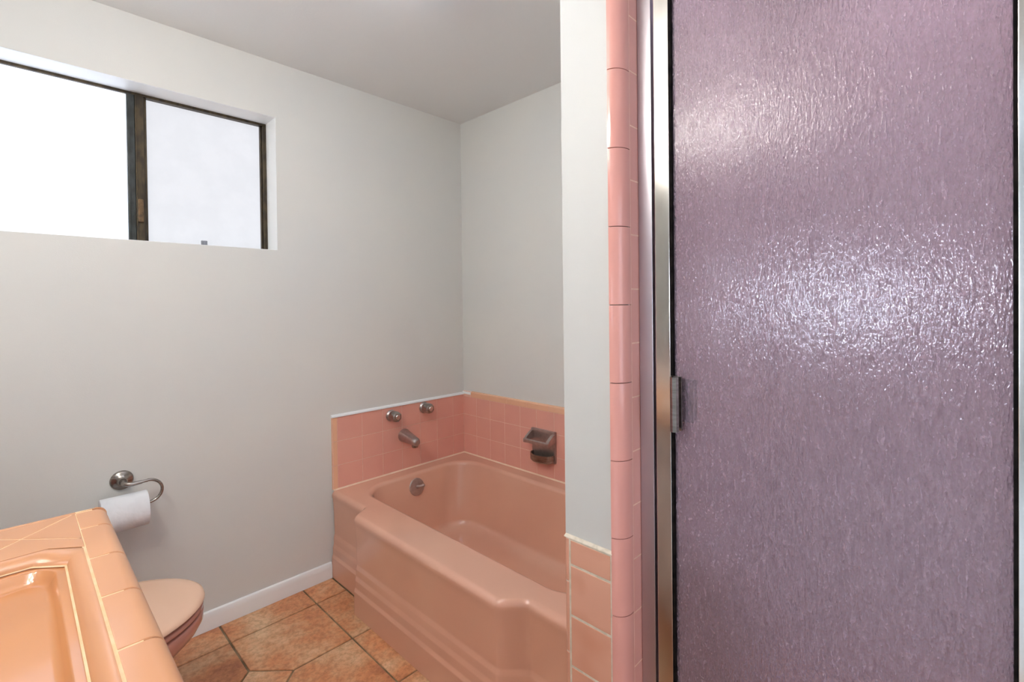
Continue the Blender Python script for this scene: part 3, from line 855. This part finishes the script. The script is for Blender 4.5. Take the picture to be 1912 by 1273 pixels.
rings(bm, [egg(TX, 0.27, .20, 0.204, .401), egg(TX, 0.276, .205, 0.21, .406), egg(TX, 0.276, .205, 0.21, .414), egg(TX, 0.27, .20, 0.204, .419), egg(TX, 0.198, .14, 0.141, .419), egg(TX, 0.193, .135, 0.136, .413), egg(TX, 0.198, .14, 0.141, .401)], loopring=True)
link('seat', bm, M['toilet'], toi, smooth=50)
bm = bmesh.new()   # lid
rings(bm, [egg(TX, 0.266, .205, 0.202, .422), egg(TX, 0.276, .212, 0.21, .425), egg(TX, 0.28, .215, 0.214, .430), egg(TX, 0.278, .214, 0.212, .437), egg(TX, 0.268, .207, 0.203, .443), egg(TX, 0.244, .19, 0.181, .4465), egg(TX, 0.158, .12, 0.116, .449), egg(TX, 0.058, .05, 0.056, .45)], cap0=True, cap1=True)
for yy_ in (TY-.07, TY+.07):
    lathe(bm, [(.012, 0), (.012, .05)], (TX-.215, yy_-.025, .425), (0, 1, 0), 16)
link('lid', bm, M['lid'], toi, smooth=50)
bm = bmesh.new(); box(bm, XC+.012, XC+.215, TY-.235, TY+.235, .40, .765, bev=.022, seg=4); 
box(bm, XC+.05, -.03, TY-.10, TY+.10, .26, .398, bev=.03, seg=3)
link('tank', bm, M['toilet'], toi, smooth=50)
bm = bmesh.new(); box(bm, XC+.004, XC+.225, TY-.245, TY+.245, .768, .80, bev=.010, seg=3); tl = link('tank_lid', bm, M['toilet'], toi, smooth=50)
bm = bmesh.new(); lathe(bm, [(.013, 0), (.013, .01), (.008, .016)], (XC+.214, TY-.17, .70), (1, 0, 0), 20); tube(bm, [(XC+.226, TY-.17, .70), (XC+.230, TY-.13, .695), (XC+.230, TY-.09, .69)], [.005, .006, .007]); link('flush_lever', bm, M['chrome'], toi, smooth=40)

# ------------------------------------------------------------------ toilet paper holder and roll
hx, hz = .267, .690
ho = thing('toilet_paper_holder', 'brushed nickel toilet paper hook on a round wall plate', 'paper holder', (hx, YA, hz))
bm = bmesh.new(); lathe(bm, [(.0345, .0), (.0355, .004), (.0345, .009), (.030, .013), (.022, .016), (.014, .021), (.010, .03), (.009, .05)], (hx, YA-.0002, hz), (0, -1, 0), 48)
link('wall_plate', bm, M['nickel'], ho, smooth=40)
RX0, RX1, RY, RZ, RR_ = .196, .330, 2.196, .596, .061
bm = bmesh.new()
ay = YA-.075
pts = [(hx, YA-.045, hz), (hx, YA-.062, hz-.001), (hx+.008, ay+.003, hz-.002), (hx+.022, ay, hz-.003), (hx+.05, ay, hz-.002)]
tube(bm, pts, [.009, .009, .0088, .0078, .0066], 16)
link('arm', bm, M['nickel'], ho, smooth=50)
bm = bmesh.new()
pts = [(hx+.046, ay, hz-.002), (hx+.066, ay, hz-.001)]
cxr, czr, rr_ = hx+.068, (hz+RZ-.006+.013)/2, (hz-(RZ+.007))/2
czr = (hz + RZ+.012)/2; rr_ = (hz-(RZ+.012))/2
for i in range(0, 19):
    a_ = PI/2 - PI*i/18
    pts.append((cxr+.042*math.cos(a_), ay-.002*i/18, czr+rr_*math.sin(a_)))
pts += [(cxr-.03, RY, RZ+.012), (RX0-.01, RY, RZ+.012), (RX0-.022, RY, RZ+.016)]
tube(bm, pts, .0052, 12)
link('hook', bm, M['nickel'], ho, smooth=60)
rl = thing('toilet_paper_roll', 'white toilet paper roll hanging on the nickel hook', 'paper roll', (RX0, RY, RZ))
bm = bmesh.new()
core = .019
lathe(bm, [(core, .0), (RR_-.002, .0), (RR_, .002), (RR_, RX1-RX0-.002), (RR_-.002, RX1-RX0), (core, RX1-RX0)], (RX0, RY, RZ), (1, 0, 0), 64, cap0=False, cap1=False)
link('paper', bm, M['paper'], rl, smooth=40)
bm = bmesh.new(); L_ = RX1-RX0
lathe(bm, [(core, .001), (core, L_-.001), (core-.0015, L_-.001), (core-.0015, .001), (core, .001)], (RX0, RY, RZ), (1, 0, 0), 32, cap0=False, cap1=False)
link('cardboard_core', bm, M['card'], rl, smooth=40)

# ------------------------------------------------------------------ vanity: cabinet, tiled counter, sink
ZK = .885
CY0, CY1 = .66-.35, 1.414
CY0 = .47
vb = thing('vanity_cabinet', 'painted bathroom vanity cabinet under the peach tiled counter', 'cabinet', (-.15, .95, 0))
bm = bmesh.new(); box(bm, XC+.002, .09, CY0+.02, CY1-.03, .10, .835, bev=.002); box(bm, XC+.002, .03, CY0+.02, CY1-.03, .001, .10); link('carcass', bm, M['cabinet'], vb)
for k in range(2):
    ya = CY0+.05+k*.43
    bm = bmesh.new(); box(bm, .0905, .110, ya, ya+.40, .13, .80, bev=.004); box(bm, .110, .114, ya+.05, ya+.35, .18, .75, bev=.003)
    d_ = link('door', bm, M['cabinet'], vb, smooth=30)
    bm = bmesh.new(); lathe(bm, [(.006, 0), (.006, .015), (.015, .02), (.015, .028), (.001, .031)], (.110, ya+(.37 if k == 0 else .03), .70), (1, 0, 0), 24); link('knob', bm, M['nickel'], d_, smooth=40)

ct = thing('tiled_countertop', 'glossy peach tiled vanity counter with rounded tile edge', 'countertop', (-.15, .95, ZK))
rot = 0
fk = lambda u, v, h: (u, v, ZK-.005+h)
SXI, SYF = .0795, 1.224          # opening of the counter: right side, far side
SY0 = .62
bm = bmesh.new()
# substrate and grout bed around the opening
def bed(z0, z1, mi):
    box(bm, SXI+.001, .112, CY0+.01, CY1-.012, z0, z1, mi=mi); box(bm, XC+.001, SXI+.004, SYF+.003, CY1-.012, z0, z1, mi=mi)
    box(bm, XC+.001, SXI+.004, CY0+.01, SY0, z0, z1, mi=mi); box(bm, XC+.001, -.33, SY0, SYF+.003, z0, z1, mi=mi)
bed(.838, ZK-.0008, 1)
I_ = (.0025, 1.3135)
def kt(poly): tile(bm, poly, fk, gap=.0010, h=.005, bev=.0014)
kt([I_, (.079, 1.39), (-.074, 1.39)])
kt([I_, (.085, 1.231), (.085, 1.389), (.080, 1.39)])
kt([(-.087, 1.224), (.036, 1.224), (.085, 1.184), (.085, 1.231), I_])
kt([(-.087, 1.224), I_, (-.074, 1.39), (-.16, 1.39), (-.16, 1.224)])
kt(rect(-.29, 1.224, -.16, 1.39)); kt(rect(XC+.002, 1.224, -.29, 1.39))
for a_ in (XC+.002, -.16): pass
kt(rect(XC+.002, CY0+.024, -.29, SY0)); kt(rect(-.29, CY0+.024, -.16, SY0)); kt(rect(-.16, CY0+.024, -.03, SY0)); kt(rect(-.03, CY0+.024, .085, SY0))
yl = SY0
while yl < SYF-.01:
    kt(rect(XC+.002, yl, -.335, min(yl+.164, SYF))); yl += .164
finish_tiles('tile_top', bm, [M['counter'], M['groutpeach']], ct)
# rounded edge tiles along the right side
bm = bmesh.new()
lay = bm.faces.layers.float.new('tvf')
def edge_tile(a_, b_, f, wdt, tv=None, drop=.05, rad=.022, g=.0011):
    k = len(bm.faces)
    pf = [(0, -.006), (0, -.0018), (.0006, -.0004), (.002, 0)] + [(wdt-rad+rad*math.sin(t*PI/2/8), -rad+rad*math.cos(t*PI/2/8)) for t in range(0, 9)] + [(wdt, -drop), (wdt-.008, -drop), (wdt-.008, -.028), (wdt-.02, -.008)]
    rings(bm, [[Vector(f(s, max(.0005, u-i_) if u > .01 else u+i_*.4, hh-i_*(1 if hh > -.02 else 0))) for u, hh in pf] for s, i_ in ((a_+g, .0016), (a_+g+.0018, 0), (b_-g-.0018, 0), (b_-g, .0016))], cap0=True, cap1=True)
    t_ = random.random() if tv is None else tv; bm.faces.ensure_lookup_table()
    for i in range(k, len(bm.faces)): bm.faces[i][lay] = t_
yk = [1.2836, 1.119, .956, .7915, .628, CY0+.025]
edges = [1.389]+yk
for b_, a_ in zip(edges, edges[1:]):
    edge_tile(a_, b_, lambda s, u, h: (.085+u, s, ZK+h), .052)
# back edge
xe = [.087, -.075, -.24, XC+.002]
for b_, a_ in zip(xe, xe[1:]): edge_tile(a_, b_, lambda s, u, h: (s, 1.390+u, ZK+h), .026, rad=.018)
xe = [.087, -.075, -.24, XC+.002]
for b_, a_ in zip(xe, xe[1:]): edge_tile(a_, b_, lambda s, u, h: (s, CY0+.024-u, ZK+h), .026, rad=.018)
# rounded outer corner piece at the back right
def corner(cy, sgn):
    k = len(bm.faces)
    rs = []
    NA = 10
    for i in range(NA+1):
        a_ = i/NA*PI/2
        # superelliptic plan from the x-running back strip (.026 deep) to the y-running side strip (.052 wide)
        ca, sa = math.cos(a_), math.sin(a_)
        ring = []
        for tt in range(0, 9):
            rad = .018+.004*ca
            ed = 1
            px_ = .052; py_ = .026
            # outline distance with corner radius
            o_x = px_-.020+.020*ca; o_y = py_-.020+.020*sa
            ring.append((o_x, o_y))
        rs.append((o_x, o_y, ca, sa))
    out = []
    for (o_x, o_y, ca, sa) in rs:
        ring = [(.085+.0005, cy+sgn*.0005, ZK-.0003), (.085+o_x-.018*ca, cy+sgn*(o_y-.018*sa), ZK)]
        for t in range(1, 7):
            a2 = t/6*PI/2
            ring.append((.085+o_x-.018*ca*(1-math.sin(a2)), cy+sgn*(o_y-.018*sa*(1-math.sin(a2))), ZK-.018*(1-math.cos(a2))))
        ring.append((.085+o_x, cy+sgn*o_y, ZK-.05))
        ring.append((.085+.0005, cy+sgn*.0005, ZK-.05))
        out.append(ring)
    rings(bm, out, close=True, cap0=True, cap1=True)
    bm.faces.ensure_lookup_table()
    for i in range(k, len(bm.faces)): bm.faces[i][lay] = .5
corner(1.391, 1); corner(CY0+.024, -1)
finish_tiles('edge_tile', bm, [M['counter']], ct, smooth=40)
# sloping quarter-round trim inside the opening
def octo(x0, x1, y0, y1, c_, z):
    return [(x1, y0+c_, z), (x1, y1-c_, z), (x1-c_*1.15, y1, z), (x0+c_*1.15, y1, z), (x0, y1-c_, z), (x0, y0+c_, z), (x0+c_*1.15, y0, z), (x1-c_*1.15, y0, z)]
SX0 = -.335
bm = bmesh.new()
rings(bm, [octo(SX0-.002, SXI+.0030, SY0-.002, SYF+.001, .0425, ZK-.0012), octo(SX0, SXI+.0010, SY0, SYF-.002, .042, ZK-.0004), octo(SX0+.004, SXI-.003, SY0+.004, SYF-.008, .042, ZK-.0005), octo(SX0+.012, SXI-.012, SY0+.012, SYF-.017, .040, ZK-.004), octo(SX0+.018, SXI-.019, SY0+.018, SYF-.024, .038, ZK-.010), octo(SX0+.021, SXI-.0225, SY0+.021, SYF-.028, .037, ZK-.018), octo(SX0+.021, SXI-.0225, SY0+.021, SYF-.028, .037, ZK-.03)])
link('inner_trim', bm, M['counter'], ct, smooth=28)
bm = bmesh.new()
rings(bm, [octo(SX0+.020, SXI-.0215, SY0+.020, SYF-.027, .037, ZK-.0150), octo(SX0+.0230, SXI-.0245, SY0+.0230, SYF-.0298, .0365, ZK-.0160)])
link('inner_grout', bm, M['groutpeach'], ct, smooth=28)

sk = thing('sink', 'shiny orange porcelain sink set in the peach tiled counter', 'sink', (-.13, .92, ZK-.02))
bm = bmesh.new()
def rr(x0, x1, y0, y1, r_, z, n=10):
    pts = []
    for cx, cy, a0 in ((x1-r_, y0+r_, -PI/2), (x1-r_, y1-r_, 0), (x0+r_, y1-r_, PI/2), (x0+r_, y0+r_, PI)):
        for i in range(n+1):
            a_ = a0+PI/2*i/n; pts.append((cx+r_*math.cos(a_), cy+r_*math.sin(a_), z))
    return pts
a0, a1, b0, b1 = SX0+.020, SXI-.021, SY0+.020, SYF-.026
Z2 = ZK-.018
rs = [rr(a0, a1, b0, b1, .045, Z2-.012), rr(a0, a1, b0, b1, .045, Z2-.001), rr(a0+.001, a1-.001, b0+.001, b1-.001, .045, Z2), rr(a0+.013, a1-.013, b0+.013, b1-.013, .04, Z2),
      rr(a0+.016, a1-.016, b0+.016, b1-.016, .038, Z2-.002), rr(a0+.020, a1-.021, b0+.021, b1-.024, .035, Z2-.010), rr(a0+.022, a1-.025, b0+.024, b1-.030, .032, Z2-.016), rr(a0+.030, a1-.032, b0+.030, b1-.036, .03, Z2-.018)]
def ell(cx, cy, ax_, by_, z, n=44):
    # same angular start as rr: begins at the near right corner going counter-clockwise
    base_ = rr(-1, 1, -1, 1, .9, 0)
    out = []
    for p in base_:
        a_ = math.atan2(p[1], p[0]); out.append((cx+ax_*math.cos(a_), cy+by_*math.sin(a_), z))
    return out
ccx, ccy = (a0+a1)/2-.052, (b0+b1)/2-.01
rs += [ell(ccx, ccy, .138, .225, Z2-.020), ell(ccx, ccy, .131, .218, Z2-.026), ell(ccx, ccy, .117, .198, Z2-.055), ell(ccx, ccy, .10, .15, Z2-.095), ell(ccx, ccy, .06, .08, Z2-.115), ell(ccx, ccy, .024, .024, Z2-.12)]
rings(bm, rs, cap1=True)
link('basin', bm, M['sink'], sk, smooth=50)
bm = bmesh.new(); lathe(bm, [(.026, 0), (.026, .003), (.018, .004), (.016, .001), (.001, .001)], (ccx, ccy, Z2-.1205), (0, 0, 1), 30); link('drain', bm, M['chrome'], sk, smooth=40)

# ------------------------------------------------------------------ vanity light and mirror on the left wall
vl = thing('vanity_light', 'bar light with three round bulbs on the wall above the mirror', 'wall lamp', (XC, .92, 2.13))
bm = bmesh.new(); box(bm, XC+.0005, XC+.035, .60, 1.24, 2.09, 2.17, bev=.006); link('backplate', bm, M['chrome'], vl, smooth=40)
for k in range(3):
    y_ = .71+.20*k
    bm = bmesh.new(); lathe(bm, [(.022, 0), (.022, .022), (.018, .026)], (XC+.034, y_, 2.13), (1, 0, 0), 24); link('socket', bm, M['chrome'], vl, smooth=40)
    bm = bmesh.new(); lathe(bm, [(.013, 0), (.02, .008)]+[(.042*math.sin(a_), .048-.042*math.cos(a_)) for a_ in [R(d) for d in range(30, 178, 10)]], (XC+.058, y_, 2.13), (1, 0, 0), 24); link('bulb', bm, M['bulb'], vl, smooth=60)
mi_ = thing('wall_mirror', 'frameless mirror above the vanity counter', 'mirror', (XC, .92, 1.05))
bm = bmesh.new(); box(bm, XC+.0005, XC+.006, .70, 1.36, 1.02, 1.98, bev=.001); link('mirror_glass', bm, M['mirror'], mi_)
# ceiling lamp added out of view to lift the far corner and tub
cl = thing('fill_ceiling_light', 'round fill lamp added on the bathroom ceiling out of view', 'fill light', (.80, 1.25, ZC))
bm = bmesh.new(); lathe(bm, [(.15, 0), (.15, .02), (.14, .025)], (.80, 1.25, ZC-.0005), (0, 0, -1), 40); link('fill_lamp_base', bm, M['white'], cl, smooth=40)
bm = bmesh.new(); lathe(bm, [(.135, .025), (.13, .05), (.10, .075), (.05, .088), (.001, .09)], (.80, 1.25, ZC-.0005), (0, 0, -1), 40); link('fill_lamp_shade', bm, M['diffuser'], cl, smooth=60)
